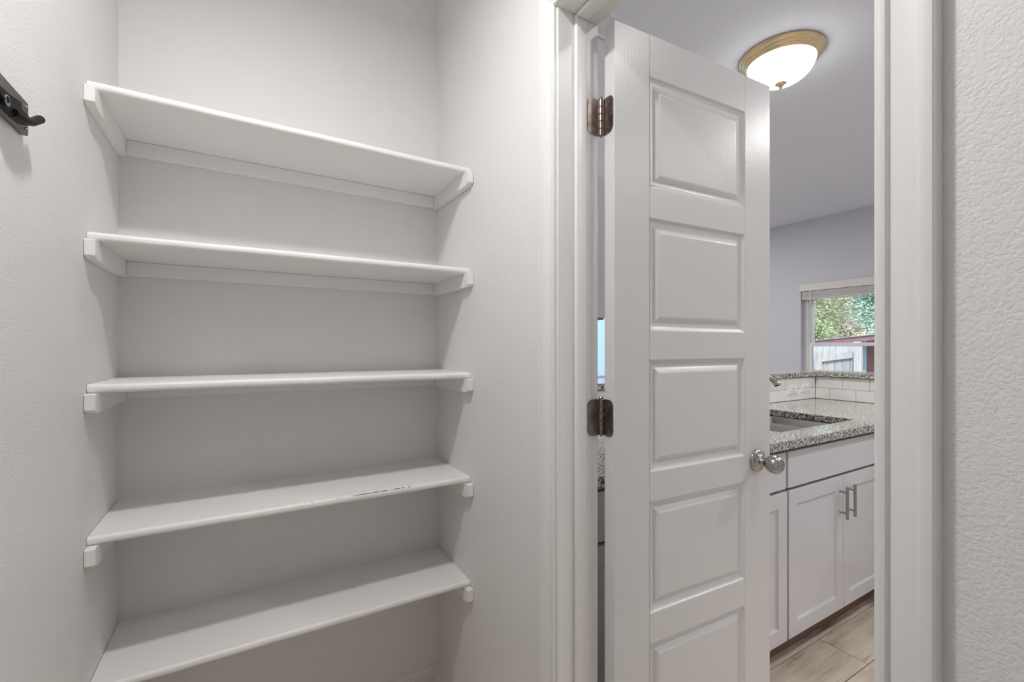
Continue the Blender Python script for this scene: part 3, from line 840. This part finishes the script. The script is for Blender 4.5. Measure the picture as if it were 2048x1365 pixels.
fence('lower stretch of weathered fence left of the fence post', FX+0.02, 4.277, 4.967, lambda y: 1.10, 0.12)
fence('tall pale back fence behind the shed', 12.4, 3.0, 11.5, lambda y: 1.36, 0.14, rail=False)

hw = obj('neighbour_wall', box(-1.5, 12.0, 9.6, 9.8, -0.25, 2.6, 0.01, 1), plain('pale_stucco', (0.40, 0.53, 0.68), 0.8, 0.03, 12))
tag(hw, 'pale garden wall outside the far window', 'wall')
# shed
SXX = 9.35
sh = thing('garden_shed', 'red-brown shed with pale corner trim beyond the fence', 'shed', (SXX+1, 3.0, -0.25))
ys0 = 3.675
obj('wall', box(SXX, SXX+2.4, 0.6, ys0-0.001, -0.24, 1.40), M['shedwall'], sh)
k = 0; yy = ys0-0.17
while yy > 0.7:
    obj('batten', box(SXX-0.012, SXX-0.0005, yy-0.012, yy+0.012, -0.24, 1.36), M['shedwall'], sh); yy -= 0.24
obj('corner_trim', box(SXX-0.02, SXX+0.05, ys0, ys0+0.075, -0.24, 1.40, 0.004, 1), M['shedtrim'], sh)
ye = 4.353
def slab(x0, x1, pts):
    return loft([[(x0, a, z) for a, z in pts], [(x1, a, z) for a, z in pts]])
obj('roof', slab(SXX-0.42, SXX+2.8, [(ye, 1.375), (ye, 1.39), (2.3, 1.60), (0.4, 1.45), (0.4, 1.435), (2.3, 1.585)]), M['roof'], sh)
obj('fascia', slab(SXX-0.40, SXX-0.36, [(ye-0.02, 1.372), (2.3, 1.580), (0.42, 1.43), (0.42, 1.33), (2.3, 1.48), (ye-0.02, 1.30)]), M['shedwall'], sh)

# trees
def tree(label, x, y, h, spread, nleaf, mat, seed, zb=-0.26, r0=0.16, low=0.35):
    rr = random.Random(seed)
    root = thing('tree', label, 'tree', (x, y, zb), 'trees behind the fences')
    b = tube([(x, y, zb), (x+rr.uniform(-.1, .1), y+rr.uniform(-.1, .1), zb+h*0.3), (x+rr.uniform(-.25, .25), y+rr.uniform(-.2, .2), zb+h*0.6), (x, y, zb+h*0.85)], [r0, r0*0.8, r0*0.5, r0*0.15], 9)
    obj('trunk', b, M['bark'], root, 60)
    cl = []
    for k in range(14):
        a = rr.uniform(0, 2*PI); hh = rr.uniform(low*0.6, 0.75)*h; l = spread*rr.uniform(0.6, 1.0)
        p0 = Vector((x, y, zb+hh*0.85)); p2 = Vector((x+l*math.cos(a), y+l*math.sin(a), zb+hh+rr.uniform(-0.2, 0.9)))
        p1 = (p0+p2)/2+Vector((rr.uniform(-.2, .2), rr.uniform(-.2, .2), rr.uniform(0.1, 0.4)))
        obj('branch', tube([p0, p1, p2], [r0*0.42, r0*0.3, r0*0.08], 7, sub=3), M['bark'], root, 60)
        cl += [p0.lerp(p2, 0.55)+Vector((0, 0, .2)), p1, p2]
    for k in range(26):
        a = rr.uniform(0, 2*PI); q = spread*math.sqrt(rr.random()); cl.append(Vector((x+q*math.cos(a), y+q*math.sin(a), zb+h*rr.uniform(low, 1.0))))
    V, F = [], []
    for k in range(nleaf):
        c = rr.choice(cl)+Vector([max(-0.33, min(0.33, rr.gauss(0, .22))) for _ in range(3)])
        if c.z < zb+0.3: continue
        s = rr.uniform(0.025, 0.055)
        d = Vector((rr.gauss(0, 1), rr.gauss(0, 1), rr.gauss(0, 0.6))).normalized(); e = d.cross(Vector((rr.gauss(0, 1), rr.gauss(0, 1), rr.gauss(0, 1)))).normalized()
        n0 = len(V); V += [c-d*s, c+e*s*0.45, c+d*s, c-e*s*0.45]; F.append((n0, n0+1, n0+2, n0+3))
    me = bpy.data.meshes.new('foliage'); me.from_pydata([v_-off(root) for v_ in V], [], F); me.materials.append(mat)
    fo = link(bpy.data.objects.new('foliage', me), root); fo['kind'] = 'stuff'
tree('leafy yellow-green tree with arching pale branches beyond the shed', 15.0, 7.78, 4.4, 1.05, 26000, M['leaf'], 11, low=0.36)
tree('dense blue-green tree at the right of the window view', 15.0, 5.00, 4.5, 1.05, 28000, M['leaf2'], 5, low=0.34)
tree('pale dry-leaved tree filling the gap between the two nearer trees', 18.8, 7.9, 5.2, 1.7, 36000, M['leaf3'], 23, low=0.30)
